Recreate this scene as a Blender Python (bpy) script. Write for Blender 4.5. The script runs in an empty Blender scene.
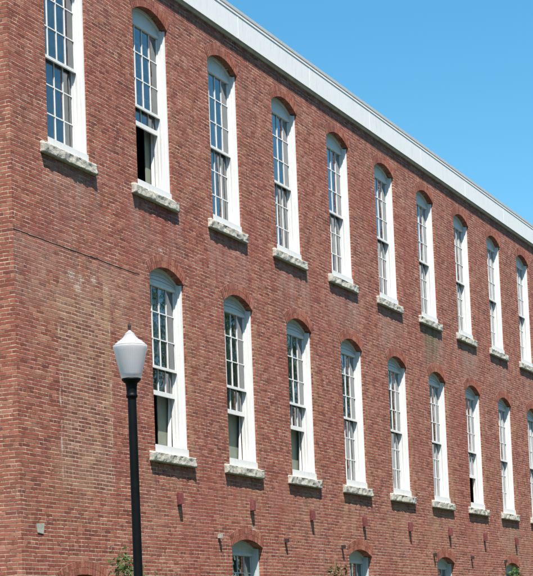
import bpy, bmesh, math, random
from mathutils import Vector, Matrix, noise as mnoise

random.seed(7)
scene = bpy.context.scene
COL = scene.collection

# ------------------------------------------------------------------ dimensions (metres)
GROUND = -3.30
PITCH = 3.0
NBAY = 15
X0, X1 = -2.33, 44.0           # ends of the long wall (wall plane y = 0, street side is -y)
DEPTH = 13.0
W_OPEN = 1.32
UP_C, LO_C = -0.56, -0.24      # centre of bay 0 in the upper / lower row
UP_S, LO_S = 6.63, 1.83        # sill tops
SPRING, RISE = 3.27, 0.205
WALL_T = 0.36

# ------------------------------------------------------------------ object helpers
def link(name, bm, mats, parent=None, smooth=False):
    me = bpy.data.meshes.new(name)
    bm.to_mesh(me); bm.free()
    o = bpy.data.objects.new(name, me)
    COL.objects.link(o)
    for m in (mats if isinstance(mats, (list, tuple)) else [mats]):
        me.materials.append(m)
    if smooth:
        for p in me.polygons: p.use_smooth = True
    if parent: o.parent = parent
    return o

def empty(name, loc=(0, 0, 0)):
    o = bpy.data.objects.new(name, None)
    o.location = loc; o.empty_display_size = 0.2
    COL.objects.link(o)
    return o

def tag(o, label=None, cat=None, group=None, kind=None):
    if label: o['label'] = label
    if cat: o['category'] = cat
    if group: o['group'] = group
    if kind: o['kind'] = kind
    return o

def copy_tree(o, parent=None):
    c = o.copy(); COL.objects.link(c)
    if parent is not None: c.parent = parent
    for ch in list(o.children):
        copy_tree(ch, c)
    return c

def box(bm, x0, x1, y0, y1, z0, z1, mi=0):
    vs = [bm.verts.new(p) for p in ((x0,y0,z0),(x1,y0,z0),(x1,y1,z0),(x0,y1,z0),
                                    (x0,y0,z1),(x1,y0,z1),(x1,y1,z1),(x0,y1,z1))]
    for f in ((0,3,2,1),(4,5,6,7),(0,1,5,4),(1,2,6,5),(2,3,7,6),(3,0,4,7)):
        fc = bm.faces.new([vs[i] for i in f]); fc.material_index = mi
    return vs

def quad(bm, pts, mi=0):
    f = bm.faces.new([bm.verts.new(p) for p in pts]); f.material_index = mi
    return f

def lathe(bm, prof, n=32, c=(0, 0, 0), mi=0, flute=None):
    rings = []
    for (r, z) in prof:
        ring = []
        for k in range(n):
            a = 2*math.pi*k/n
            rr = r*(1 + (flute*math.cos(a*n/4) if flute else 0))
            ring.append(bm.verts.new((c[0]+rr*math.cos(a), c[1]+rr*math.sin(a), c[2]+z)))
        rings.append(ring)
    for a, b in zip(rings, rings[1:]):
        for k in range(n):
            f = bm.faces.new((a[k], a[(k+1) % n], b[(k+1) % n], b[k])); f.material_index = mi
    f = bm.faces.new(rings[-1]); f.material_index = mi
    f = bm.faces.new(list(reversed(rings[0]))); f.material_index = mi

def tube(bm, pts, radii, n=6, mi=0):
    rings = []
    for i, p in enumerate(pts):
        p = Vector(p)
        d = (Vector(pts[min(i+1, len(pts)-1)]) - Vector(pts[max(i-1, 0)])).normalized()
        a = d.orthogonal().normalized(); b = d.cross(a)
        rings.append([bm.verts.new(p + radii[i]*(math.cos(2*math.pi*k/n)*a + math.sin(2*math.pi*k/n)*b)) for k in range(n)])
    for r0, r1 in zip(rings, rings[1:]):
        for k in range(n):
            f = bm.faces.new((r0[k], r0[(k+1) % n], r1[(k+1) % n], r1[k])); f.material_index = mi
    f = bm.faces.new(rings[-1]); f.material_index = mi

# ------------------------------------------------------------------ node helpers
class G:
    def __init__(s, name):
        s.m = bpy.data.materials.new(name); s.m.use_nodes = True
        s.nt = s.m.node_tree; s.nt.nodes.clear()
        s.out = s.nt.nodes.new('ShaderNodeOutputMaterial')
    def n(s, t, **kw):
        nd = s.nt.nodes.new(t)
        for k, v in kw.items(): setattr(nd, k, v)
        return nd
    def set(s, sock, v):
        if hasattr(v, 'is_output'): s.nt.links.new(v, sock)
        elif isinstance(v, (tuple, list)) and len(v) == 3 and sock.type == 'RGBA': sock.default_value = (*v, 1)
        else: sock.default_value = v
    def math(s, op, a, b=None, c=None, clamp=False):
        nd = s.n('ShaderNodeMath', operation=op, use_clamp=clamp)
        s.set(nd.inputs[0], a)
        if b is not None: s.set(nd.inputs[1], b)
        if c is not None: s.set(nd.inputs[2], c)
        return nd.outputs[0]
    def mul(s, a, b): return s.math('MULTIPLY', a, b)
    def add(s, a, b): return s.math('ADD', a, b)
    def sub(s, a, b): return s.math('SUBTRACT', a, b)
    def ramp01(s, v, a, b):              # smooth 0..1 between a and b
        nd = s.n('ShaderNodeMapRange', interpolation_type='SMOOTHSTEP')
        s.set(nd.inputs['Value'], v); s.set(nd.inputs['From Min'], a); s.set(nd.inputs['From Max'], b)
        return nd.outputs[0]
    def mix(s, f, a, b, mode='MIX'):
        nd = s.n('ShaderNodeMix', data_type='RGBA', blend_type=mode)
        s.set(nd.inputs[0], f); s.set(nd.inputs[6], a); s.set(nd.inputs[7], b)
        return nd.outputs[2]
    def comb(s, x, y, z=0.0):
        nd = s.n('ShaderNodeCombineXYZ')
        s.set(nd.inputs[0], x); s.set(nd.inputs[1], y); s.set(nd.inputs[2], z)
        return nd.outputs[0]
    def noise(s, vec, scale, detail=3.0, rough=0.55, dist=0.0, out=0):
        nd = s.n('ShaderNodeTexNoise')
        if vec is not None: s.nt.links.new(vec, nd.inputs['Vector'])
        nd.inputs['Scale'].default_value = scale; nd.inputs['Detail'].default_value = detail
        nd.inputs['Roughness'].default_value = rough; nd.inputs['Distortion'].default_value = dist
        return nd.outputs[out]
    def white(s, vec, out=0):
        nd = s.n('ShaderNodeTexWhiteNoise', noise_dimensions='3D'); s.nt.links.new(vec, nd.inputs['Vector'])
        return nd.outputs[out]
    def cramp(s, fac, stops):
        nd = s.n('ShaderNodeValToRGB'); cr = nd.color_ramp
        while len(cr.elements) < len(stops): cr.elements.new(0.5)
        for e, (p, c) in zip(cr.elements, stops):
            e.position = p; e.color = (*c, 1)
        s.nt.links.new(fac, nd.inputs[0])
        return nd.outputs[0]
    def bump(s, h, dist, strength=1.0):
        nd = s.n('ShaderNodeBump'); nd.inputs['Distance'].default_value = dist
        nd.inputs['Strength'].default_value = strength
        s.nt.links.new(h, nd.inputs['Height'])
        return nd.outputs[0]
    def principled(s, col, rough=0.8, normal=None, spec=0.3, metal=0.0, **kw):
        nd = s.n('ShaderNodeBsdfPrincipled')
        s.set(nd.inputs['Base Color'], col); s.set(nd.inputs['Roughness'], rough)
        nd.inputs['Specular IOR Level'].default_value = spec; nd.inputs['Metallic'].default_value = metal
        if normal is not None: s.nt.links.new(normal, nd.inputs['Normal'])
        for k, v in kw.items(): s.set(nd.inputs[k], v)
        s.nt.links.new(nd.outputs[0], s.out.inputs[0])
        return s.m

BRICK_STOPS = [(0.0, (.085, .031, .027)), (.10, (.148, .045, .037)), (.35, (.245, .068, .044)),
               (.62, (.308, .098, .063)), (.82, (.355, .145, .096)), (.93, (.40, .200, .130)), (1.0, (.46, .30, .20))]
MORTAR = (.50, .40, .345)

def brick_material(name, orange=0.0, wall=True):
    g = G(name)
    tc = g.n('ShaderNodeTexCoord'); geo = g.n('ShaderNodeNewGeometry')
    P = tc.outputs['Object']
    sp = g.n('ShaderNodeSeparateXYZ'); g.nt.links.new(P, sp.inputs[0])
    sn = g.n('ShaderNodeSeparateXYZ'); g.nt.links.new(geo.outputs['True Normal'], sn.inputs[0])
    side = g.math('GREATER_THAN', g.math('ABSOLUTE', sn.outputs[0]), 0.7)
    x, y, z = sp.outputs[0], sp.outputs[1], sp.outputs[2]
    u0 = g.add(g.mul(x, g.sub(1.0, side)), g.mul(g.add(y, X0), side))
    # hand-laid unevenness
    jn = g.noise(P, 1.3, 2.0); jn2 = g.noise(P, 9.0, 2.0); jn3 = g.noise(P, 4.0, 2.0)
    u = g.add(u0, g.mul(g.sub(jn2, .5), .020))
    v = g.add(z, g.add(g.mul(g.sub(jn, .5), .030), g.mul(g.sub(jn3, .5), .016)))
    BW, RH, MJ = .212, .0668, .0115
    rv = g.math('DIVIDE', v, RH); row = g.math('FLOOR', rv); fv = g.math('FRACT', rv)
    hdr = g.math('LESS_THAN', g.math('FLOORED_MODULO', row, 6.0), .5)
    w = g.mul(BW, g.sub(1.0, g.mul(hdr, .49)))
    rr = g.white(g.comb(row, 3.3, 1.7))
    uu = g.add(g.math('DIVIDE', u, w), g.add(g.mul(g.math('FLOORED_MODULO', row, 2.0), .5), g.mul(rr, .16)))
    colid = g.math('FLOOR', uu); fu = g.math('FRACT', uu)
    dx = g.add(g.mul(g.math('MINIMUM', fu, g.sub(1.0, fu)), w), .0006)
    dz = g.sub(g.mul(g.math('MINIMUM', fv, g.sub(1.0, fv)), RH), .0012)
    idv = g.comb(colid, row, g.mul(side, 17.0))
    r1 = g.white(idv); r2 = g.white(g.comb(row, colid, 5.5))
    # infill of the blocked window (only a region of brickwork laid later)
    fine = g.noise(P, 38.0, 4.0, .75)
    mj = g.add(MJ*.5, g.add(g.mul(g.sub(fine, .5), .010), g.mul(g.sub(g.noise(P, 2.4, 3.0), .5), .010)))
    if wall:
        en = g.mul(g.sub(g.noise(P, 7.0, 2.0), .5), .10)
        xe = g.add(x, en); ze = g.add(z, en)
        def boxm(v, a, b, s): return g.mul(g.ramp01(v, a-s, a+s), g.sub(1.0, g.ramp01(v, b-s, b+s)))
        arcz = g.sub(4.32, g.mul(g.math('POWER', g.add(x, .23), 2.0), .42))
        xr = g.add(x, g.mul(g.sub(r2, .5), .13)); zr = g.add(z, g.mul(g.sub(r1, .5), .07))
        infill = g.mul(g.mul(boxm(xr, -1.04, .57, .012), g.mul(g.ramp01(zr, .95, 1.0), g.sub(1.0, g.ramp01(zr, g.sub(arcz, .02), arcz)))), g.sub(1.0, side))
        infill = g.mul(infill, g.add(.55, g.mul(.45, g.ramp01(g.noise(P, 2.0, 4.0, .65), .35, .6))))
        mj = g.add(mj, g.mul(infill, .0032))
    dmin = g.math('MINIMUM', dx, dz)
    mort = g.sub(1.0, g.ramp01(dmin, g.sub(mj, .0022), g.add(mj, .0022)))
    joint_shade = g.mul(g.ramp01(fv, .80, .86), g.ramp01(g.noise(P, 6.0, 4.0, .7), .40, .60))
    # brick colours: burnt headers, reds, pink salmon bricks, with soft drifting tone
    drift = g.noise(P, .55, 4.0, .6); drift2 = g.noise(P, 2.2, 4.0, .65)
    t = g.add(g.add(.13, g.mul(r1, .60)), g.add(g.mul(g.sub(drift, .5), .35), g.mul(g.sub(drift2, .5), .38)))
    t = g.add(t, g.mul(g.sub(fine, .5), .45))
    t = g.add(t, .06 + orange*.12)
    bc = g.cramp(t, BRICK_STOPS)
    val = g.add(.66, g.add(g.mul(r2, .32), g.mul(fine, .38)))
    bc = g.mix(1.0, bc, g.comb(val, val, val), 'MULTIPLY')
    if orange: bc = g.mix(orange*.45, bc, (.40, .20, .115))
    mcol = g.mix(g.ramp01(g.noise(P, 5.0, 5.0, .7), .35, .65), (.20, .110, .082), (.58, .43, .325))
    mcol = g.mix(g.mul(g.sub(1.0, g.ramp01(z, .3, 1.9)), .40), mcol, (.55, .40, .30))
    # open / sooty joints
    soot = g.ramp01(g.noise(P, 8.0, 4.0, .7), .52, .62)
    mcol = g.mix(g.mul(soot, .8), mcol, (.10, .06, .05))
    bc = g.mix(g.mul(joint_shade, .45), bc, (.09, .036, .030))  # top edge of each brick painted dark as bed-joint shadow
    col = g.mix(mort, bc, mcol)
    hue = g.noise(P, .42, 3.0, .55)
    col = g.mix(g.mul(g.ramp01(hue, .50, .68), .30), col, (.27, .058, .048))
    col = g.mix(g.mul(g.sub(1.0, g.ramp01(hue, .30, .48)), .10), col, (.35, .19, .105))
    # lime bloom and rubbed-in mortar film
    bloom = g.mul(g.ramp01(g.noise(P, .9, 5.0, .62), .46, .74), .28)
    bloom = g.mul(bloom, g.ramp01(g.noise(P, 14.0, 3.0, .6), .30, .70))
    col = g.mix(bloom, col, (.46, .285, .235))
    dirt = g.mul(g.ramp01(g.noise(g.comb(g.mul(u0, 1.0), g.mul(z, .22), 0.0), 1.1, 4.0, .6), .55, .80), .30)
    col = g.mix(dirt, col, (.135, .065, .048))
    hgt = g.sub(1.0, g.mul(mort, .8))
    if wall:
        nofront = g.sub(1.0, side)
        # later, browner brick with pale joints in the blocked window; pale seam at its edges
        col = g.mix(g.mul(infill, .42), col, g.mix(mort, g.cramp(g.add(g.mul(r2, .9), g.mul(g.sub(fine, .5), .4)), [(0, (.10, .05, .036)), (.3, (.19, .085, .055)), (.6, (.30, .15, .095)), (.85, (.40, .25, .155)), (1.0, (.48, .35, .23))]), (.50, .375, .29)))
        rim = g.mul(g.mul(g.add(boxm(xe, -1.075, -1.035, .012), boxm(xe, .57, .60, .010)), boxm(z, .98, 3.95, .05)), nofront)
        rim = g.mul(rim, g.ramp01(g.noise(P, 3.0, 4.0, .7), .44, .60))
        col = g.mix(g.mul(rim, .75), col, (.60, .51, .43))
        # smeared mortar below the dark line at z = 5.0
        sm = g.mul(g.mul(boxm(ze, 3.9, 5.01, .25), boxm(xe, -2.6, 2.1, .35)), nofront)
        sm = g.mul(sm, g.ramp01(g.noise(P, 2.6, 4.0, .6), .35, .65))
        sm = g.mul(sm, g.ramp01(g.noise(P, 24.0, 3.0, .7), .30, .62))
        col = g.mix(g.mul(sm, .50), col, (.40, .275, .21))
        tan = g.mul(g.mul(boxm(ze, 3.2, 4.6, .4), boxm(xe, -2.0, 1.4, .4)), nofront)
        col = g.mix(g.mul(tan, g.mul(.26, g.ramp01(r2, .3, .9))), col, (.41, .25, .15))
        # white lime splashes
        for (cx, cz, rad) in ((-.60, 4.56, .13), (-.30, 4.55, .10), (-.42, 4.38, .12), (.12, 4.60, .10), (.50, 4.50, .10), (2.55, 5.60, .08), (6.1, .62, .1)):
            dd = g.math('SQRT', g.add(g.math('POWER', g.sub(x, cx), 2.0), g.math('POWER', g.mul(g.sub(z, cz), 1.5), 2.0)))
            dd = g.add(dd, g.mul(g.sub(g.noise(P, 14.0, 3.0), .5), .28))
            col = g.mix(g.mul(g.mul(g.mul(g.sub(1.0, g.ramp01(dd, rad*.5, rad*1.3)), g.ramp01(g.add(fine, g.mul(mort, .18)), .44, .62)), nofront), .80), col, (.60, .54, .45))
        # mossy streaks below two leaking sills
        for (cx, zt, zb, hw, k) in ((17.42, 6.5, 5.0, .55, .70), (20.5, 6.45, 5.3, .45, .38), (14.5, 6.45, 5.6, .40, .16), (24.0, 1.5, .1, .7, .30)):
            mk = g.mul(boxm(g.add(x, g.mul(g.sub(g.noise(P, 2.5, 3.0), .5), .8)), cx-hw, cx+hw, .18), g.mul(g.ramp01(z, zb, zt-.35), g.sub(1.0, g.ramp01(z, zt, zt+.05))))
            mk = g.mul(mk, g.ramp01(g.noise(P, 6.0, 4.0, .7), .30, .54))
            col = g.mix(g.mul(mk, g.mul(nofront, k)), col, (.085, .105, .040) if k > .5 else (.24, .19, .14))
        # grey washed streaks below the upper sills, rusty drips below the lower ones
        ph = g.math('FLOORED_MODULO', g.sub(x, UP_C - .95), PITCH)
        drip = g.noise(g.comb(g.mul(x, 2.6), g.mul(z, .25), 0.0), 1.6, 4.0, .65)
        for (za, zb2, kk, cc) in ((5.2, 6.5, .42, (.36, .275, .235)), (.5, 1.7, .36, (.40, .26, .17))):
            wk = g.mul(g.mul(boxm(ph, .1, 1.9, .2), g.mul(g.ramp01(z, za-.5, zb2-.2), g.sub(1.0, g.ramp01(z, zb2, zb2+.1)))), nofront)
            wk = g.mul(g.mul(wk, g.ramp01(drip, .38, .62)), g.ramp01(fine, .25, .6))
            col = g.mix(g.mul(wk, kk), col, cc)
        soot2 = g.mul(g.mul(g.ramp01(z, 9.6, 10.6), g.ramp01(drip, .42, .66)), nofront)
        col = g.mix(g.mul(soot2, .35), col, (.12, .06, .05))
        # toothed tan band beside the right jambs paints the sunlit brick reveal
        for c in (UP_C, LO_C):
            ph = g.math('FLOORED_MODULO', g.sub(x, c + W_OPEN/2), PITCH)
            zz = (UP_S, UP_S+3.0) if c == UP_C else (LO_S, LO_S+3.0)
            tk = g.mul(g.mul(g.sub(1.0, g.ramp01(g.add(ph, g.mul(r2, .16)), .27, .29)), boxm(z, zz[0], zz[1], .05)), nofront)
            tk = g.mul(tk, g.math('GREATER_THAN', x, UP_C))
            tk = g.mul(tk, g.ramp01(g.noise(P, .8, 3.0), .36, .60))
            col = g.mix(g.mul(tk, .45 if c == LO_C else .15), col, g.mix(r1, (.37, .20, .115), (.48, .31, .19)))
    hb = g.add(hgt, g.mul(fine, .35))
    hb = g.add(hb, g.mul(r2, .35))
    return g.principled(col, .88, g.bump(hb, .011, .85), spec=.2)

M = {}
M['brick'] = brick_material('brick_long_wall')
M['brick_end'] = brick_material('brick_end_wall', orange=.12, wall=False)

def voussoir_mat():
    g = G('brick_voussoir')
    at = g.n('ShaderNodeAttribute', attribute_name='tone')
    P = g.n('ShaderNodeTexCoord').outputs['Object']
    f = g.add(g.mul(at.outputs['Fac'], .62), g.mul(g.noise(P, 38.0, 4.0, .75), .48)); f = g.sub(f, .07)
    col = g.cramp(f, BRICK_STOPS)
    col = g.mix(g.mul(g.ramp01(g.noise(P, 5.0, 4.0, .7), .4, .7), .35), col, (.38, .24, .185))
    col = g.mix(g.mul(g.ramp01(g.noise(P, 3.0, 4.0, .7), .5, .7), .45), col, (.12, .055, .045))
    return g.principled(col, .9, g.bump(g.noise(P, 40.0, 4.0), .008, .9), spec=.2)
M['voussoir'] = voussoir_mat()

def simple(name, col, rough=.6, var=.12, scale=6.0, bumpd=0.0, spec=.35, metal=0.0, col2=None, rnd=0.0):
    g = G(name); P = g.n('ShaderNodeTexCoord').outputs['Object']
    nz = g.ramp01(g.noise(P, scale, 5.0, .65), .30, .70)
    c2 = col2 or tuple(c*(1-var*2) for c in col)
    c = g.mix(nz, c2, col)
    if rnd:
        oi = g.n('ShaderNodeObjectInfo')
        k = g.add(1.0-rnd, g.mul(oi.outputs['Random'], rnd)); c = g.mix(1.0, c, g.comb(k, k, k), 'MULTIPLY')
    nrm = g.bump(g.noise(P, scale*6, 4.0), bumpd, .8) if bumpd else None
    return g.principled(c, rough, nrm, spec=spec, metal=metal)

M['arch_mortar'] = simple('arch_mortar', (.30, .20, .15), .95, .15, 20, .004)

def paint_mat(name, base, grime):
    g = G(name); P = g.n('ShaderNodeTexCoord').outputs['Object']
    sp = g.n('ShaderNodeSeparateXYZ'); g.nt.links.new(P, sp.inputs[0])
    oi = g.n('ShaderNodeObjectInfo')
    off = g.n('ShaderNodeVectorMath', operation='ADD'); g.nt.links.new(P, off.inputs[0])
    r = oi.outputs['Random']; g.nt.links.new(g.comb(g.mul(r, 31.0), g.mul(r, 17.0), g.mul(r, 53.0)), off.inputs[1])
    V = off.outputs[0]
    st = g.n('ShaderNodeVectorMath', operation='MULTIPLY'); g.nt.links.new(V, st.inputs[0]); st.inputs[1].default_value = (9, 9, 1.1)
    streak = g.ramp01(g.noise(st.outputs[0], 1.6, 5.0, .65), .50, .74)
    spot = g.ramp01(g.noise(V, 26.0, 4.0, .7), .60, .72)
    c = g.mix(g.mul(streak, .38), base, grime)
    c = g.mix(g.mul(spot, .42), c, tuple(x*.55 for x in grime))
    return g.principled(c, .55, g.bump(g.noise(V, 70.0, 3.0), .0015, .6), spec=.35)
M['paint'] = paint_mat('white_paint', (.72, .72, .70), (.50, .49, .44))
M['paint_shaded'] = paint_mat('shaded_white_paint', (.52, .57, .58), (.33, .35, .34))  # white paint recoloured grey-blue for the arch shade on the small windows
M['fascia'] = paint_mat('cornice_paint', (.76, .755, .735), (.52, .50, .46))
M['beige'] = simple('moulding_paint', (.52, .47, .40), .7, .15, 5)
M['crown_shadow'] = simple('crown_shadow_dark', (.10, .10, .105), .6, .2, 8)  # dark colour painting the shadow beneath the cornice crown
M['roofing'] = simple('roofing_felt', (.10, .10, .10), .9, .2, 3, .01)

def granite():
    g = G('rough_granite'); P = g.n('ShaderNodeTexCoord').outputs['Object']
    oi = g.n('ShaderNodeObjectInfo')
    off = g.n('ShaderNodeVectorMath', operation='ADD'); g.nt.links.new(P, off.inputs[0])
    r = oi.outputs['Random']; g.nt.links.new(g.comb(g.mul(r, 11.0), g.mul(r, 23.0), g.mul(r, 7.0)), off.inputs[1]); V = off.outputs[0]
    a = g.noise(V, 60.0, 4.0, .7); b = g.noise(V, 9.0, 4.0, .65)
    c = g.mix(g.ramp01(a, .38, .62), (.35, .325, .275), (.60, .565, .49))
    c = g.mix(g.mul(g.ramp01(b, .54, .68), .60), c, (.15, .14, .115))
    c = g.mix(g.mul(g.ramp01(g.noise(V, 4.0, 3.0), .52, .7), .4), c, (.50, .46, .37))
    return g.principled(c, .9, g.bump(g.add(g.mul(a, .5), b), .018, .9), spec=.25)
M['granite'] = granite()

def glass_mat():
    g = G('old_window_glass'); P = g.n('ShaderNodeTexCoord').outputs['Object']
    oi = g.n('ShaderNodeObjectInfo'); r = oi.outputs['Random']
    off = g.n('ShaderNodeVectorMath', operation='ADD'); g.nt.links.new(P, off.inputs[0])
    g.nt.links.new(g.comb(g.mul(r, 19.0), g.mul(r, 5.0), g.mul(r, 37.0)), off.inputs[1]); V = off.outputs[0]
    nrm = g.bump(g.noise(V, 2.6, 2.0, .5), .012, .5)
    fr = g.n('ShaderNodeFresnel'); fr.inputs['IOR'].default_value = 1.62; g.nt.links.new(nrm, fr.inputs['Normal'])
    gl = g.n('ShaderNodeBsdfGlossy'); gl.inputs['Roughness'].default_value = .02; gl.inputs['Color'].default_value = (.95, .97, 1, 1)
    g.nt.links.new(nrm, gl.inputs['Normal'])
    tr = g.n('ShaderNodeBsdfTransparent'); tr.inputs['Color'].default_value = (.80, .86, .84, 1)
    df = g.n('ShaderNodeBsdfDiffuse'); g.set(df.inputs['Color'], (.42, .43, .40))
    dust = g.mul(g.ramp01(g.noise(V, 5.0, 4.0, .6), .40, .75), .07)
    m1 = g.n('ShaderNodeMixShader'); g.set(m1.inputs[0], g.add(dust, .02)); g.nt.links.new(tr.outputs[0], m1.inputs[1]); g.nt.links.new(df.outputs[0], m1.inputs[2])
    m2 = g.n('ShaderNodeMixShader'); g.set(m2.inputs[0], g.math('MULTIPLY', fr.outputs[0], 2.1, clamp=True))
    g.nt.links.new(m1.outputs[0], m2.inputs[1]); g.nt.links.new(gl.outputs[0], m2.inputs[2])
    g.nt.links.new(m2.outputs[0], g.out.inputs[0])
    return g.m
M['glass'] = glass_mat()
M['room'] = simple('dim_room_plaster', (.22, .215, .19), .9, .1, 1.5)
M['shade'] = simple('green_grey_shade', (.235, .265, .205), .85, .12, 4)
M['cloth'] = simple('white_curtain_cloth', (.72, .72, .69), .9, .08, 5)
M['blind'] = simple('faded_drape', (.66, .67, .63), .95, .12, 3, rnd=.75)
M['rust_red'] = simple('red_iron', (.23, .065, .06), .7, .25, 25, .003)
M['dark_iron'] = simple('dark_iron', (.05, .035, .03), .8, .2, 25, .003)
M['pale_stone'] = simple('pale_stone', (.43, .42, .36), .9, .15, 14, .004)
M['black_iron'] = simple('black_lamp_paint', (.004, .0048, .0048), .5, .25, 9, .001, spec=.16)

# ------------------------------------------------------------------ the building
mill = empty('mill_building', (X0, 0, GROUND))
tag(mill, 'long red brick mill with white cornice and two rows of tall white arched windows', 'building')
INV = Matrix.Translation((-X0, 0, -GROUND))
def part(name, bm, mats, smooth=False):            # keeps world coordinates in the mesh, parents to the mill
    o = link(name, bm, mats, None, smooth)
    o.parent = mill; o.matrix_parent_inverse = INV
    return o

def arch_pts(xl, xr, zs, rise, n=14):
    w = xr - xl; R = (w*w/4 + rise*rise)/(2*rise); cx = (xl+xr)/2; cz = zs + rise - R
    a = math.asin(min(1, w/2/R))
    if rise > w/2: a = math.pi/2
    return [(cx + R*math.sin(-a + 2*a*k/n), cz + R*math.cos(-a + 2*a*k/n)) for k in range(n+1)]

B_W, B_SPRING, B_RISE, B_BOT = 1.40, .24, .15, -1.45
rows = [  # band bottom, band top, openings (xl, xr, zb, zs, rise)
    (-1.60, .62, []), (LO_S, 5.42, []), (UP_S, 10.22, [])]
for k in range(NBAY):
    c = UP_C + PITCH*k
    rows[2][2].append((c - W_OPEN/2, c + W_OPEN/2, UP_S, UP_S+SPRING+.02, RISE))
    if k > 0:
        c = LO_C + PITCH*k
        rows[1][2].append((c - W_OPEN/2, c + W_OPEN/2, LO_S, LO_S+SPRING, RISE))
        if k % 2 == 0:
            rows[0][2].append((c - B_W/2, c + B_W/2, B_BOT, B_SPRING, B_RISE))
CELLAR = (-1.22, .30, -1.5, -.615, .19)
rows[0][2].insert(0, CELLAR)
bm = bmesh.new()
def wq(x0, x1, z0, z1): quad(bm, ((x0, 0, z0), (x1, 0, z0), (x1, 0, z1), (x0, 0, z1)))
levels = [GROUND]
zprev = GROUND
for (zb, zt, ops) in rows:
    wq(X0, X1, zprev, zb)
    xp = X0
    for (xl, xr, ob, os, ri) in ops:
        wq(xp, xl, zb, zt)
        if ob > zb + 1e-4: wq(xl, xr, zb, ob)
        ap = arch_pts(xl, xr, os, ri)
        for (xa, za), (xb, zb2) in zip(ap, ap[1:]):
            quad(bm, ((xa, 0, za), (xb, 0, zb2), (xb, 0, zt), (xa, 0, zt)))
            quad(bm, ((xa, 0, za), (xa, WALL_T, za), (xb, WALL_T, zb2), (xb, 0, zb2)))
        quad(bm, ((xl, 0, ob), (xl, WALL_T, ob), (xl, WALL_T, os), (xl, 0, os)))
        quad(bm, ((xr, 0, ob), (xr, 0, os), (xr, WALL_T, os), (xr, WALL_T, ob)))
        quad(bm, ((xl, 0, ob), (xr, 0, ob), (xr, WALL_T, ob), (xl, WALL_T, ob)))
        xp = xr
    wq(xp, X1, zb, zt)
    zprev = zt
TOP = 11.0
wq(X0, X1, zprev, TOP)
front = part('long_wall', bm, M['brick'])
bm = bmesh.new()
quad(bm, ((X0, 0, GROUND), (X0, 0, TOP), (X0, DEPTH, TOP), (X0, DEPTH, GROUND)))
quad(bm, ((X0, 0, TOP), (X0, DEPTH/2, TOP+1.6), (X0, DEPTH, TOP)))
quad(bm, ((X1, 0, GROUND), (X1, DEPTH, GROUND), (X1, DEPTH, TOP), (X1, 0, TOP)))
quad(bm, ((X1, 0, TOP), (X1, DEPTH, TOP), (X1, DEPTH/2, TOP+1.6)))
quad(bm, ((X0, DEPTH, GROUND), (X0, DEPTH, TOP), (X1, DEPTH, TOP), (X1, DEPTH, GROUND)))
part('end_wall', bm, M['brick_end'])

# inside: floors and a back partition, so that rooms are dim behind the glass
bm = bmesh.new()
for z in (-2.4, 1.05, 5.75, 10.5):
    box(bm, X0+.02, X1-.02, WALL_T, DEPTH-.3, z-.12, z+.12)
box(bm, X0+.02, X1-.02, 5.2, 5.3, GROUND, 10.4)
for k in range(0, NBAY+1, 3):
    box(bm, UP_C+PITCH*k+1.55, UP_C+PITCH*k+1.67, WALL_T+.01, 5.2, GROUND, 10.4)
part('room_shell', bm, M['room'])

# cornice: bed moulding, tall white fascia board, strip coloured dark as the crown's shadow, thin roof edge; wraps the corner
bm = bmesh.new()
def cornice_run(bm, prof, mi):
    # prof: (out, z) polygon, swept along the long wall and round the left corner
    A = [(X1, -o, z) for o, z in prof]; B = [(X0-o, -o, z) for o, z in prof]; C = [(X0-o, DEPTH+o, z) for o, z in prof]
    rings = [[bm.verts.new(p) for p in r] for r in (C, B, A)]
    n = len(prof)
    for r0, r1 in zip(rings, rings[1:]):
        for k in range(n):
            f = bm.faces.new((r0[k], r0[(k+1) % n], r1[(k+1) % n], r1[k])); f.material_index = mi
    for r in (rings[0], rings[-1]):
        f = bm.faces.new(r); f.material_index = mi
cornice_run(bm, [(0.0, 10.635), (.035, 10.635), (.055, 10.665), (.06, 10.69), (0.0, 10.69)], 1)
cornice_run(bm, [(0.0, 10.692), (.088, 10.692), (.088, 11.17), (.098, 11.18), (.098, 11.22), (0.0, 11.22)], 0)
cornice_run(bm, [(0.0, 11.222), (.068, 11.222), (.068, 11.252), (0.0, 11.252)], 2)
cornice_run(bm, [(0.0, 11.254), (.100, 11.254), (.108, 11.31), (0.0, 11.31)], 0)
xj = X0+1.1
while xj < X1:                                  # lapped board joints
    box(bm, xj-.012, xj+.012, -.0925, -.05, 10.70, 11.165, 0); xj += 3.66
bmesh.ops.recalc_face_normals(bm, faces=bm.faces)
part('cornice', bm, [M['fascia'], M['beige'], M['crown_shadow']])
bm = bmesh.new()
for ys in ((-.10, DEPTH/2), (DEPTH+.10, DEPTH/2)):
    quad(bm, ((X0-.1, ys[0], 11.312), (X1+.1, ys[0], 11.312), (X1+.1, ys[1], 12.62), (X0-.1, ys[1], 12.62)))
part('roof', bm, M['roofing'])

# the thin dark line standing proud below the left upper window
bm = bmesh.new()
n = 60
top = []; bot = []
for k in range(n+1):
    x = X0 + (1.75-X0)*k/n
    z = 4.995 + .018*mnoise.noise((x*2.1, 0, 3)) + .012*mnoise.noise((x*9, 1, 0))
    h = max(.001, .005 + .010*mnoise.noise((x*3.1, 5, 0)))
    if k > n-10: h *= (n-k)/10+.02
    top.append((x, z+h)); bot.append((x, z-h))
for k in range(n):
    (xa, za), (xb, zb) = bot[k], bot[k+1]; (xd, zd), (xc, zc) = top[k], top[k+1]
    quad(bm, ((xa, -.004, za), (xb, -.004, zb), (xc, -.004, zc), (xd, -.004, zd)))
    quad(bm, ((xd, -.004, zd), (xc, -.004, zc), (xc, 0, zc), (xd, 0, zd)))
    quad(bm, ((xa, -.004, za), (xa, 0, za), (xb, 0, zb), (xb, -.004, zb)))
part('dark_line', bm, M['dark_iron'])

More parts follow.
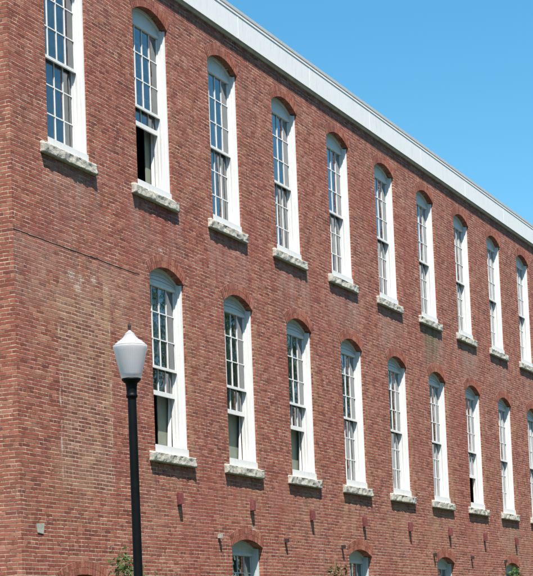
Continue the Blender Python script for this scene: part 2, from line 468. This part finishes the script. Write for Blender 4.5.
# ---- brick arch rings (rowlock voussoirs standing 4 mm proud on a mortar bed)
def arch_ring(name, xl, xr, zs, rise, h, parent, seed, tan=0.0, nv=None, soffit=.10):
    rnd = random.Random(seed)
    w = xr-xl; R = (w*w/4+rise*rise)/(2*rise); cx = (xl+xr)/2; cz = zs+rise-R
    a = math.asin(min(1, w/2/R))
    if rise > w/2 - .01: a = math.pi/2
    bm = bmesh.new(); lay = bm.faces.layers.float.new('tone')
    nv = nv or int(2*a*R/.072)
    def P(ang, r, y): return (cx + r*math.sin(ang), y, cz + r*math.cos(ang))
    def wedge(a0, a1, r0, r1, y0, y1, mi, tone):
        v = [bm.verts.new(P(*q)) for q in ((a0, r0, y0), (a1, r0, y0), (a1, r1, y0), (a0, r1, y0),
                                           (a0, r0, y1), (a1, r0, y1), (a1, r1, y1), (a0, r1, y1))]
        for f in ((0,1,2,3),(7,6,5,4),(0,4,5,1),(1,5,6,2),(2,6,7,3),(3,7,4,0)):
            fc = bm.faces.new([v[i] for i in f]); fc.material_index = mi; fc[lay] = tone
    st = 2*a/nv
    for k in range(nv):
        a0 = -a + k*st
        wedge(a0, a0+st, R-.001, R+h, -.0012, soffit, 1, .5)
        g = st*.085
        for (q0, q1) in ((0, .5), (.5, 1.0)):
            wedge(a0+g, a0+st-g, R-.004+q0*h+(.006 if q0 else 0), R+q1*h-.004, -.005-rnd.random()*.003, soffit-.004, 0, min(1, max(0, .05+rnd.random()*1.0+tan)))
    bmesh.ops.recalc_face_normals(bm, faces=bm.faces)
    o = link(name, bm, [M['voussoir'], M['arch_mortar']])
    o.parent = parent
    return o

# ---- windows.  Local frame: x from opening centre, z from sill top, y = depth into the wall
def sash_mesh(w, h, cols, nrows, y0, y1, stile=.045, top=.045, bot=.06, mun=.020):
    b = bmesh.new()
    box(b, -w/2, -w/2+stile, y0, y1, 0, h); box(b, w/2-stile, w/2, y0, y1, 0, h)
    box(b, -w/2+stile, w/2-stile, y0+.001, y1-.001, 0, bot); box(b, -w/2+stile, w/2-stile, y0+.001, y1-.001, h-top, h)
    gw = w-2*stile; gh = h-top-bot
    for c in range(1, cols):
        x = -w/2+stile+gw*c/cols; box(b, x-mun/2, x+mun/2, y0+.004, y1-.004, bot, h-top)
    for r in range(1, nrows):
        z = bot+gh*r/nrows
        for c in range(cols):
            xa = -w/2+stile+gw*c/cols+(mun/2 if c else 0); xb = -w/2+stile+gw*(c+1)/cols-(mun/2 if c < cols-1 else 0)
            box(b, xa, xb, y0+.006, y1-.006, z-mun/2, z+mun/2)
    return b
def glass_mesh(w, h, cols, nrows, y, stile=.045, top=.045, bot=.06, seed=0):
    b = bmesh.new(); rnd = random.Random(seed)
    gw = w-2*stile; gh = h-top-bot
    for c in range(cols):
        for r in range(nrows):
            xa = -w/2+stile+gw*c/cols; xb = xa+gw/cols; za = bot+gh*r/nrows; zb = za+gh/nrows
            tx = rnd.uniform(-.0025, .0025); tz = rnd.uniform(-.003, .003)     # every pane sits at a slightly different angle
            quad(b, ((xa, y-tx-tz, za), (xb, y+tx-tz, za), (xb, y+tx+tz, zb), (xa, y-tx+tz, zb)))
    return b

CW = .055
SASH_W = W_OPEN-2*CW
HEAD = 3.195
def frame_mesh(w, spring, rise, head, siding=False, reveal=.10, sub=.175):
    b = bmesh.new()
    for s in (-1, 1):
        xo, xi = s*w/2, s*(w/2-CW)
        a, c = min(xo, xi), max(xo, xi)
        box(b, a, c, reveal, .32, sub, spring)                          # box frame jamb
        xs = s*(w/2-.004); xs2 = s*(w/2-.034)
        box(b, min(xs, xs2), max(xs, xs2), reveal-.058, reveal-.0005, sub*.6, spring-.01)   # brick mould
        xp = s*(w/2-CW); xp2 = s*(w/2-CW-.013)
        box(b, min(xp, xp2), max(xp, xp2), reveal+.045, reveal+.075, sub, head)          # stop bead
        box(b, min(xp, xp2), max(xp, xp2), reveal+.126, reveal+.139, sub, head)           # parting bead
    ap = arch_pts(-w/2, w/2, spring, rise, 14)
    n = len(ap)
    zl = head
    yf = reveal+.065
    steps = 4 if siding else 1
    for k in range(n-1):
        (xa, za), (xb, zb) = ap[k], ap[k+1]
        for s in range(steps):
            l0a = zl+(za-zl)*s/steps; l1a = zl+(za-zl)*(s+1)/steps
            l0b = zl+(zb-zl)*s/steps; l1b = zl+(zb-zl)*(s+1)/steps
            d = .018 if siding else 0
            quad(b, ((xa, yf-d, l0a), (xb, yf-d, l0b), (xb, yf, l1b), (xa, yf, l1a)))
            if siding: quad(b, ((xa, yf-d, l0a), (xa, yf, l0a), (xb, yf, l0b), (xb, yf-d, l0b)))
        quad(b, ((xa, yf-.018 if siding else yf, zl), (xa, .32, zl), (xb, .32, zl), (xb, yf-.018 if siding else yf, zl)))
        quad(b, ((xa, .32, zl), (xa, .32, za), (xb, .32, zb), (xb, .32, zl)))
        # rim moulding following the arch
        quad(b, ((xa, yf-.03, za-.05), (xb, yf-.03, zb-.05), (xb, yf-.03, zb), (xa, yf-.03, za)))
        quad(b, ((xa, yf-.03, za-.05), (xa, yf+.001, za-.05), (xb, yf+.001, zb-.05), (xb, yf-.03, zb-.05)))
    box(b, -w/2+CW, w/2-CW, reveal+.05, .30, head-.055, head-.001)      # head rail
    # timber sub-sill sloping out over the stone
    y0 = .012
    v = [b.verts.new(p) for p in ((-w/2+.004, y0, .004), (w/2-.004, y0, .004), (w/2-.004, .32, .004), (-w/2+.004, .32, .004),
                                  (-w/2+.004, y0, sub-.03), (w/2-.004, y0, sub-.03), (w/2-.004, .32, sub-.001), (-w/2+.004, .32, sub-.001))]
    for f in ((0,3,2,1),(4,5,6,7),(0,1,5,4),(1,2,6,5),(2,3,7,6),(3,0,4,7)): b.faces.new([v[i] for i in f])
    return b

def sill_mesh(seed, w=1.70, h=.185, out=.072):
    b = bmesh.new(); nx, nz, ny = 44, 7, 5
    def disp(p, amt):
        q = Vector(p)*7.0 + Vector((seed*13.7, seed*3.1, 0))
        return amt*(mnoise.noise(q) + .6*mnoise.noise(q*2.7) + .35*mnoise.noise(q*6.1))
    def X(i): return -w/2+w*i/nx
    vs = {}
    def V(i, j, k):          # i along x, j depth 0 front..ny back, k height
        key = (i, j, k)
        if key in vs: return vs[key]
        x, y, z = X(i), -out+(out+.14)*j/ny, -h+h*k/nz
        rough = 1.0 if j == 0 else .35
        ed = .45 if k in (0, nz) and j == 0 else 1
        dy = disp((x, y, z), .022*ed) if j == 0 else 0
        dz = disp((x, y+9, z), .016*rough) if (k == 0 or k == nz) and j < 2 else 0
        dxx = disp((x+5, y, z), .016) if i in (0, nx) else 0
        if k == nz and j > 0: dz = 0.0
        if k == nz and j == 0: z -= .012
        vs[key] = b.verts.new((x+dxx, y+dy, z+dz)); return vs[key]
    for i in range(nx):
        for k in range(nz): b.faces.new((V(i,0,k), V(i+1,0,k), V(i+1,0,k+1), V(i,0,k+1)))
        for j in range(ny):
            b.faces.new((V(i,j,nz), V(i+1,j,nz), V(i+1,j+1,nz), V(i,j+1,nz)))
            b.faces.new((V(i,j+1,0), V(i+1,j+1,0), V(i+1,j,0), V(i,j,0)))
    for j in range(ny):
        for k in range(nz):
            b.faces.new((V(0,j+1,k), V(0,j,k), V(0,j,k+1), V(0,j+1,k+1)))
            b.faces.new((V(nx,j,k), V(nx,j+1,k), V(nx,j+1,k+1), V(nx,j,k+1)))
    return b

SH_L, SH_U = 1.63, 1.60
LSASH_Z, USASH_Z = .10, 1.62
frame_up = frame_mesh(W_OPEN, SPRING+.02, RISE, HEAD)
def shared(name, b, mat, smooth=False):
    me = bpy.data.meshes.new(name); b.to_mesh(me); b.free(); me.materials.append(mat)
    if smooth:
        for p in me.polygons: p.use_smooth = True
    return me
ME = {
 'frame_up': shared('window_frame', frame_up, M['paint']),
 'frame_lo': shared('window_frame', frame_mesh(W_OPEN, SPRING, RISE, HEAD-.01, siding=True), M['paint']),
 'usash': shared('upper_sash', sash_mesh(SASH_W, SH_U, 4, 3, .175, .212, bot=.05), M['paint']),
 'lsash': shared('lower_sash', sash_mesh(SASH_W, SH_L, 4, 3, .242, .280, bot=.085), M['paint']),
}
for s in range(9): ME['sill%d' % s] = shared('sill', sill_mesh(s+1), M['granite'], True)
for s in range(4):
    ME['uglass%d' % s] = shared('pane', glass_mesh(SASH_W, SH_U, 4, 3, .196, bot=.05, seed=s), M['glass'])
    ME['lglass%d' % s] = shared('pane', glass_mesh(SASH_W, SH_L, 4, 3, .262, bot=.085, seed=s+20), M['glass'])

def child(name, me, parent, loc=(0, 0, 0)):
    o = bpy.data.objects.new(name, me); COL.objects.link(o); o.parent = parent; o.location = loc
    return o

def blind_mesh(seed):
    b = bmesh.new(); rnd = random.Random(seed); n = 60; prev = None
    ph = rnd.uniform(0, 6)
    for i in range(n+1):
        x = -.05+1.5*i/n
        y = .42+.018*math.sin(x*34+ph)+.010*math.sin(x*71+ph*2)
        q = (b.verts.new((x, y, .12)), b.verts.new((x+rnd.uniform(-.004, .004), y+.01, 3.3)))
        if prev: b.faces.new((prev[0], q[0], q[1], prev[1]))
        prev = q
    return b
for s in range(3): ME['blind%d' % s] = shared('window_blind', blind_mesh(s), M['blind'], True)
def tall_window(cx, zs, row, idx, raised=0.0, shade=None):
    w = bpy.data.objects.new('window', ME['frame_up' if row == 'u' else 'frame_lo'])
    COL.objects.link(w); w.parent = mill; w.location = (cx-X0, 0, zs-GROUND)
    us = child('upper_sash', ME['usash'], w, (0, 0, USASH_Z-.02))
    ls = child('lower_sash', ME['lsash'], w, (0, 0, LSASH_Z+raised))
    gi = (idx*7 + (3 if row == 'u' else 0)) % 4
    child('upper_pane', ME['uglass%d' % gi], w, (0, 0, USASH_Z-.02))
    child('lower_pane', ME['lglass%d' % ((gi+idx) % 4)], w, (0, 0, LSASH_Z+raised))
    child('sill', ME['sill%d' % ((idx*5+gi*2+(4 if row == 'l' else 0)) % 9)], w, (-.045, 0, 0))
    arch_ring('brick_arch', -W_OPEN/2, W_OPEN/2, SPRING+(.02 if row == 'u' else 0), RISE, .225, w, idx*31+(7 if row == 'u' else 0), tan=.06 if row == 'l' else .0)
    else_blind = shade is None and raised == 0
    if else_blind:
        o = child('window_blind', ME['blind%d' % (idx % 3)], w); o.location.x = random.Random(idx*3+ord(row)).uniform(-.25, .12)
    if shade is not None:
        b = bmesh.new(); box(b, -W_OPEN/2+shade, 1.25, .43, .445, .1, 3.3)
        link('roller_shade', b, M['shade'], w)
    return w

RAISED_U = {1: 1.19}
RAISED_L = {1: 1.02, 2: 1.00, 3: .98, 7: .80}
for k in range(NBAY):
    w = tall_window(UP_C+PITCH*k, UP_S, 'u', k, RAISED_U.get(k, 0), 1.10 if k == 1 else None)
    if k == 1: w['label'] = 'upper window with its bottom sash pushed up'
    if k > 0:
        w = tall_window(LO_C+PITCH*k, LO_S, 'l', k, RAISED_L.get(k, 0), {1: .92, 2: .84, 3: .80}.get(k))
        if k in RAISED_L: w['label'] = 'lower window with its bottom sash pushed up'

# ---- small ground-floor windows below every second bay
bf = shared('window_frame', frame_mesh(B_W, B_SPRING-B_BOT, B_RISE, B_SPRING-B_BOT-.10, reveal=.15), M['paint_shaded'])
bs = shared('sash', sash_mesh(B_W-2*CW, B_SPRING-B_BOT-.24, 4, 4, .23, .265), M['paint_shaded'])
bg = shared('pane', glass_mesh(B_W-2*CW, B_SPRING-B_BOT-.24, 4, 4, .25, seed=77), M['glass'])
for k in range(2, NBAY, 2):
    w = bpy.data.objects.new('small_window', bf); COL.objects.link(w); w.parent = mill
    w.location = (LO_C+PITCH*k-X0, 0, B_BOT-GROUND)
    child('sash', bs, w, (0, 0, .12)); child('pane', bg, w, (0, 0, .12))
    child('sill', ME['sill%d' % (k % 4)], w, (0, 0, -.002))
    arch_ring('brick_arch', -B_W/2, B_W/2, B_SPRING-B_BOT, B_RISE, .225, w, 900+k, soffit=.15)

# ---- cellar arch at the far left with a dark sheet painted for its unlit inside
bm = bmesh.new()
ap = arch_pts(CELLAR[0], CELLAR[1], CELLAR[3], CELLAR[4], 16)
for (xa, za), (xb, zb) in zip(ap, ap[1:]):
    quad(bm, ((xa, .22, CELLAR[2]), (xb, .22, CELLAR[2]), (xb, .22, zb), (xa, .22, za)))
part('cellar_dark', bm, M['dark_iron'])
o = arch_ring('cellar_arch', CELLAR[0], CELLAR[1], CELLAR[3], CELLAR[4]-.001, .225, mill, 4, tan=.08, soffit=.2)
o.matrix_parent_inverse = INV

# ---- wall hardware: red brackets under the lower windows, small pins between, pale stone
def bracket_mesh():
    b = bmesh.new()
    box(b, -.035, .035, -.012, .03, -.13, .125)
    v = [b.verts.new(p) for p in ((-.055, -.0125, -.115), (.055, -.0125, -.115), (.055, -.095, -.110), (-.055, -.095, -.110),
                                  (-.055, -.0125, .115), (.055, -.0125, .115), (.055, -.085, .095), (-.055, -.085, .095))]
    for f in ((0,3,2,1),(4,5,6,7),(0,1,5,4),(1,2,6,5),(2,3,7,6),(3,0,4,7)): b.faces.new([v[i] for i in f])
    bmesh.ops.recalc_face_normals(b, faces=b.faces)
    return b
brm = shared('wall_bracket', bracket_mesh(), M['rust_red'])
def pin_mesh():
    b = bmesh.new()
    box(b, -.04, .04, -.078, .03, -.045, .035)
    return b
pinm = shared('iron_pin', pin_mesh(), M['dark_iron'])
pinp = shared('iron_pin', pin_mesh(), M['pale_stone'])
for k in range(1, NBAY):
    jx = random.Random(k).uniform(-.03, .03)
    o = bpy.data.objects.new('wall_bracket', brm); COL.objects.link(o); o.parent = mill
    o.location = (2.92+PITCH*(k-1)*1.012+jx-X0, 0, 1.055+jx-GROUND); o.rotation_euler = (0, jx*2, jx*2)
    if k not in (4,):
        o = bpy.data.objects.new('iron_pin', pinp if k == 1 else pinm); COL.objects.link(o); o.parent = mill
        o.location = (4.50+3.08*(k-1)-X0, 0, .42+jx*.6-GROUND)
bm = bmesh.new(); vs_ = box(bm, -1.885, -1.68, -.010, .02, .20, .355)
for v_, d_ in zip(vs_, (.012, -.02, -.02, .012, -.015, .01, .01, -.015)): v_.co.x += d_; v_.co.z += d_*.6
part('pale_block', bm, M['pale_stone'])

# ---- curtains hanging in the opened windows (things of their own)
def curtain(cx, zs, xa_top, xa_bot, xb, h0, h1, seed, label):
    b = bmesh.new(); nx, nz = 30, 14; y0 = .37
    g = {}
    for s in (0, 1):
        for i in range(nx+1):
            for k in range(nz+1):
                t = i/nx; u = k/nz
                xa = xa_bot+(xa_top-xa_bot)*u**.8
                x = xa+(xb-xa)*t
                y = y0+.030*math.sin(t*20+seed+.8*u)*(1-.3*u)+.012*mnoise.noise((x*6, u*3, seed))+s*.006
                g[s, i, k] = b.verts.new((x, y, h0+(h1-h0)*u))
    for i in range(nx):
        for k in range(nz):
            b.faces.new((g[0,i,k], g[0,i+1,k], g[0,i+1,k+1], g[0,i,k+1]))
            b.faces.new((g[1,i,k+1], g[1,i+1,k+1], g[1,i+1,k], g[1,i,k]))
    o = link('curtain', b, M['cloth'], None, True)
    o.location = (cx, 0, zs)
    tag(o, label, 'curtain', 'white curtains in the opened windows')
wl = W_OPEN/2
curtain(UP_C+PITCH, UP_S, .68, .58, .86, .16, 3.1, 1, 'white curtain in the only opened window of the upper row')
curtain(LO_C+PITCH, LO_S, .70, .55, .90, .16, 3.1, 2, 'white curtain in the opened lower window beside the street lamp')
curtain(LO_C+PITCH*2, LO_S, .72, .52, .90, .16, 3.1, 3, 'white curtain in the second opened lower window from the street lamp')
curtain(LO_C+PITCH*3, LO_S, .70, .50, .90, .16, 3.1, 4, 'white curtain in the third opened lower window from the street lamp')

# ------------------------------------------------------------------ street lamp
def globe_mat(name, c, ridged):
    g = G(name); P = g.n('ShaderNodeTexCoord').outputs['Object']
    sp = g.n('ShaderNodeSeparateXYZ'); g.nt.links.new(P, sp.inputs[0])
    ang = g.math('ARCTAN2', sp.outputs[1], sp.outputs[0])
    h = g.math('SINE', g.mul(ang, 48.0))
    hz = g.math('SINE', g.mul(sp.outputs[2], 420.0))
    nrm = g.bump(g.add(h, g.mul(hz, .5)), .0006, .5)
    b = g.n('ShaderNodeBsdfPrincipled'); g.set(b.inputs['Base Color'], c); b.inputs['Roughness'].default_value = .32
    b.inputs['Specular IOR Level'].default_value = .4; g.nt.links.new(nrm, b.inputs['Normal'])
    t = g.n('ShaderNodeBsdfTranslucent'); g.set(t.inputs['Color'], tuple(x*.95 for x in c)); g.nt.links.new(nrm, t.inputs['Normal'])
    gl = g.n('ShaderNodeBsdfTransparent'); g.set(gl.inputs['Color'], (.93, .94, .96))
    m = g.n('ShaderNodeMixShader'); m.inputs[0].default_value = .55
    g.nt.links.new(b.outputs[0], m.inputs[1]); g.nt.links.new(t.outputs[0], m.inputs[2])
    m2 = g.n('ShaderNodeMixShader'); m2.inputs[0].default_value = .20
    g.nt.links.new(m.outputs[0], m2.inputs[1]); g.nt.links.new(gl.outputs[0], m2.inputs[2])
    g.nt.links.new(m2.outputs[0], g.out.inputs[0])
    return g.m
M['globe'] = globe_mat('frosted_lamp_globe', (.93, .905, .92), True)
M['globe_cap'] = globe_mat('prismatic_lamp_cap', (.78, .77, .78), True)

LAMP = Vector((-7.50, -4.975, GROUND)); TOPZ = 1.435        # top of the black holder
H = TOPZ-GROUND
lamp = empty('street_lamp', LAMP)
tag(lamp, 'black street lamp post with frosted acorn globe and dark finial in front of the wall', 'street lamp')
lamp.rotation_euler = (0, math.radians(-.25), 0)
bm = bmesh.new()
lathe(bm, [(.070, .95), (.062, 1.0), (.055, 1.06), (.0535, 2.2), (.0505, H-.22), (.0505, H-.20)], 32)
link('post', bm, M['black_iron'], lamp, True)
bm = bmesh.new()
lathe(bm, [(.22, 0), (.22, .05), (.19, .08), (.185, .18), (.155, .24), (.125, .50), (.10, .78), (.11, .82), (.11, .86), (.08, .90), (.074, .95)], 40)
link('base', bm, M['black_iron'], lamp, True)
bm = bmesh.new()
lathe(bm, [(.052, H-.225), (.063, H-.222), (.067, H-.205), (.067, H-.190), (.060, H-.182), (.060, H-.16), (.063, H-.10), (.070, H-.055), (.084, H-.045), (.098, H-.030), (.110, H-.020), (.112, H), (.02, H+.003)], 36)
link('globe_holder', bm, M['black_iron'], lamp, True)
bm = bmesh.new()
lathe(bm, [(.104, H+.001), (.116, H+.006), (.128, H+.055), (.142, H+.11), (.158, H+.18), (.175, H+.255), (.190, H+.32), (.197, H+.352), (.199, H+.366), (.197, H+.374), (.188, H+.376)], 48)
link('globe', bm, M['globe'], lamp, True)
bm = bmesh.new()
prof = [(.186, H+.3775), (.196, H+.380), (.195, H+.388), (.186, H+.394)]
z = .394; r = .180
for (r2, z2) in ((.165, .412), (.142, .432), (.112, .452), (.088, .472), (.068, .494), (.056, .514), (.050, .530)):
    prof += [(r2+.004, H+z2-.006), (r2+.005, H+z2), (r2-.004, H+z2+.004)]
prof += [(.030, H+.546), (.016, H+.560), (.010, H+.572)]
lathe(bm, prof, 48, flute=.012)
link('globe_cap', bm, M['globe_cap'], lamp, True)
bm = bmesh.new()
lathe(bm, [(.010, H+.573), (.017, H+.576), (.019, H+.585), (.014, H+.592), (.019, H+.602), (.021, H+.618), (.018, H+.632), (.012, H+.645), (.007, H+.658), (.002, H+.667)], 20)
link('finial', bm, M['dark_iron'], lamp, True)
bm = bmesh.new()
lathe(bm, [(.045, H+.004), (.045, H+.09), (.030, H+.10), (.030, H+.14), (.048, H+.17), (.052, H+.22), (.030, H+.25), (.01, H+.255)], 20)
link('bulb', bm, simple('lamp_bulb', (.75, .75, .74), .4), lamp, True)

# ------------------------------------------------------------------ shrubs in front of the wall
def leaf_mat(name, c1, c2):
    g = G(name); P = g.n('ShaderNodeTexCoord').outputs['Object']
    c = g.mix(g.ramp01(g.noise(P, 5.0, 3.0), .3, .7), c1, c2)
    at = g.n('ShaderNodeAttribute', attribute_name='tone')
    k = g.add(.6, g.mul(at.outputs['Fac'], .8)); c = g.mix(1.0, c, g.comb(k, k, k), 'MULTIPLY')
    b = g.n('ShaderNodeBsdfPrincipled'); g.set(b.inputs['Base Color'], c); b.inputs['Roughness'].default_value = .5
    t = g.n('ShaderNodeBsdfTranslucent'); g.set(t.inputs['Color'], c)
    m = g.n('ShaderNodeMixShader'); m.inputs[0].default_value = .3
    g.nt.links.new(b.outputs[0], m.inputs[1]); g.nt.links.new(t.outputs[0], m.inputs[2]); g.nt.links.new(m.outputs[0], g.out.inputs[0])
    return g.m
M['leaf'] = leaf_mat('leaf_green', (.055, .115, .03), (.11, .19, .055))
M['leaf_olive'] = leaf_mat('leaf_olive', (.075, .085, .03), (.15, .115, .05))
M['bark'] = simple('bark', (.10, .075, .055), .9, .25, 20, .004)

def leaves(bm, lay, p, rnd, n, spread, size):
    for _ in range(n):
        c = Vector(p)+Vector((rnd.gauss(0, spread), rnd.gauss(0, spread), rnd.gauss(0, spread)))
        d = Vector((rnd.gauss(0, 1), rnd.gauss(0, 1), rnd.gauss(.3, .8))).normalized()
        a = d.orthogonal().normalized(); a = (a*math.cos(rnd.random()*6.3)+d.cross(a)*math.sin(rnd.random()*6.3))
        s = size*rnd.uniform(.6, 1.3)
        f = quad(bm, [c-d*s, c-a*s*.42-d*s*.1, c+d*s, c+a*s*.42-d*s*.1]); f[lay] = rnd.random()

def shrub(name, base, height, spread, seed, mat, label, nstem=7, dens=26, size=.055, tops=None):
    rnd = random.Random(seed)
    root = empty(name, base)
    tag(root, label, 'shrub', 'shrubs growing at the foot of the wall')
    bs, bl = bmesh.new(), bmesh.new(); lay = bl.faces.layers.float.new('tone')
    for s in range(nstem):
        a = rnd.uniform(0, 6.28); hh = height*(1 if s == 0 else rnd.uniform(.55, .93)); sp = spread*rnd.uniform(.2, 1) if s else spread*.1
        pts = []
        for k in range(8):
            t = k/7
            pts.append(Vector((math.cos(a)*sp*t**1.3+rnd.gauss(0, .03)*t, math.sin(a)*sp*.6*t**1.3+rnd.gauss(0, .03)*t, hh*t)))
        tube(bs, pts, [.022*(1-.85*k/7) for k in range(8)], 5)
        for k in range(2, 8):
            leaves(bl, lay, pts[k], rnd, int(dens*(1.15-k/9)), .16*(1.15-k/10), size)
            for q in range(3):
                aa = rnd.uniform(0, 6.28); L = rnd.uniform(.2, .45)*(1.1-k/9)
                e = pts[k]+Vector((math.cos(aa)*L, math.sin(aa)*L*.7, L*.6))
                tube(bs, [pts[k], (pts[k]+e)/2+Vector((0, 0, -.02)), e], [.008, .006, .003], 4)
                leaves(bl, lay, e, rnd, int(dens*.5), .09, size)
    link('stems', bs, M['bark'], root); link('foliage', bl, mat, root)
    return root
shrub('shrub', (-1.42, -1.30, GROUND), 2.90, .32, 3, M['leaf'], 'bright green leafy shrub top just left of the lamp post', 12, 80, .045)
shrub('shrub', (7.35, -1.20, GROUND), 2.92, .60, 5, M['leaf_olive'], 'olive brown sparse shrub between the two left small windows', 12, 60, .045)
shrub('shrub', (20.35, -1.10, GROUND), 3.18, .34, 8, M['leaf'], 'dark green bush covering the farthest small arched window', 12, 80, .05)

# ------------------------------------------------------------------ ground, path, and the wood across the street added for the panes to mirror and to block low sky
g = G('grass_ground'); P = g.n('ShaderNodeTexCoord').outputs['Object']
c = g.mix(g.ramp01(g.noise(P, .4, 5.0), .3, .7), (.035, .055, .02), (.06, .075, .03))
g.principled(c, .95, g.bump(g.noise(P, 25.0, 3.0), .03, .8), spec=.1)
bm = bmesh.new(); quad(bm, ((-600, -600, GROUND), (700, -600, GROUND), (700, 600, GROUND), (-600, 600, GROUND)))
tag(link('ground', bm, g.m), kind='structure')
g = G('asphalt'); P = g.n('ShaderNodeTexCoord').outputs['Object']
g.principled(g.mix(g.noise(P, 1.0, 5.0), (.045, .045, .047), (.07, .07, .07)), .9, g.bump(g.noise(P, 90.0, 2.0), .006, .8), spec=.2)
bm = bmesh.new(); quad(bm, ((-300, -24, GROUND+.004), (400, -24, GROUND+.004), (400, -9, GROUND+.004), (-300, -9, GROUND+.004)))
tag(link('road', bm, g.m), kind='structure')
rnd = random.Random(11)
bw, bl = bmesh.new(), bmesh.new()
lay = bw.faces.layers.float.new('tone')
for k in range(74):
    tx = -95+k*4.6+rnd.uniform(-1.5, 1.5); ty = -40+rnd.uniform(-6, 3); th = rnd.uniform(25, 30)
    tube(bw, [(tx, ty, GROUND), (tx+.1, ty, GROUND+th*.35), (tx+.3, ty+.2, GROUND+th*.75)], [.35, .26, .10], 6, 1)
    for q in range(19):
        a = rnd.uniform(0, 6.28); r = rnd.uniform(.3, 1)*3.4
        cpt = Vector((tx+math.cos(a)*r, ty+math.sin(a)*r, GROUND+th*rnd.uniform(.22, .96)))
        tube(bw, [(tx+.1, ty, cpt.z-1.5), cpt], [.08, .03], 4, 1)
        leaves(bw, lay, cpt, rnd, 42, 1.15, .66)
w = link('unseen_wood', bw, [M['leaf'], M['bark']])
tag(w, 'dense green wood across the street facing the mill, shaped to cut low skylight', 'unseen_wood', kind='stuff')

# ------------------------------------------------------------------ camera (solved from the window grid of the photograph)
F_PX, YAW, PIT, ROLL = 1685.94, 1.1324, .0820, -.0396
CAM = Vector((-24.3929, -14.4912, -1.6637)); PPX, PPY = -4.0011, 215.7312
f = Vector((math.sin(YAW)*math.cos(PIT), math.cos(YAW)*math.cos(PIT), math.sin(PIT)))
r = f.cross(Vector((0, 0, 1))).normalized(); u = r.cross(f)
r2 = math.cos(ROLL)*r+math.sin(ROLL)*u; u2 = -math.sin(ROLL)*r+math.cos(ROLL)*u
cam = bpy.data.cameras.new('camera'); co = bpy.data.objects.new('camera', cam); COL.objects.link(co)
co.matrix_world = Matrix(((r2.x, u2.x, -f.x, CAM.x), (r2.y, u2.y, -f.y, CAM.y), (r2.z, u2.z, -f.z, CAM.z), (0, 0, 0, 1)))
cam.sensor_fit = 'HORIZONTAL'; cam.sensor_width = 36; cam.lens = F_PX/533*36
cam.shift_x = (.5-PPX)/533; cam.shift_y = PPY/533
cam.clip_start = .1; cam.clip_end = 3000
scene.camera = co
scene.cycles.diffuse_bounces = 1

# ------------------------------------------------------------------ daylight
SUN = Vector((-1.20, -1.0, 3.3)).normalized()
sd = bpy.data.lights.new('sun', 'SUN'); so = bpy.data.objects.new('sun', sd); COL.objects.link(so)
sd.energy = 5.0; sd.angle = math.radians(.5); sd.color = (1.0, .95, .88)
so.rotation_euler = SUN.to_track_quat('Z', 'Y').to_euler()
so.location = (-20, -20, 30)
wd = bpy.data.worlds.new('World'); scene.world = wd; wd.use_nodes = True
nt = wd.node_tree; nt.nodes.clear()
sky = nt.nodes.new('ShaderNodeTexSky'); sky.sky_type = 'NISHITA'; sky.sun_disc = False
sky.sun_elevation = math.asin(SUN.z); sky.sun_rotation = math.atan2(SUN.x, SUN.y)
sky.air_density = 1.0; sky.dust_density = .6; sky.ozone_density = 2.5; sky.altitude = 50
bgd = nt.nodes.new('ShaderNodeBackground'); bgd.inputs[1].default_value = .058
ow = nt.nodes.new('ShaderNodeOutputWorld')
hs = nt.nodes.new('ShaderNodeHueSaturation'); hs.inputs['Hue'].default_value = .480; hs.inputs['Saturation'].default_value = 1.30; hs.inputs['Value'].default_value = 1.74
nt.links.new(sky.outputs[0], hs.inputs['Color']); nt.links.new(hs.outputs[0], bgd.inputs[0]); nt.links.new(bgd.outputs[0], ow.inputs[0])
vs = scene.view_settings
vs.view_transform = 'Standard'; vs.look = 'None'; vs.exposure = 1.0; vs.gamma = 1.0; vs.use_curve_mapping = False
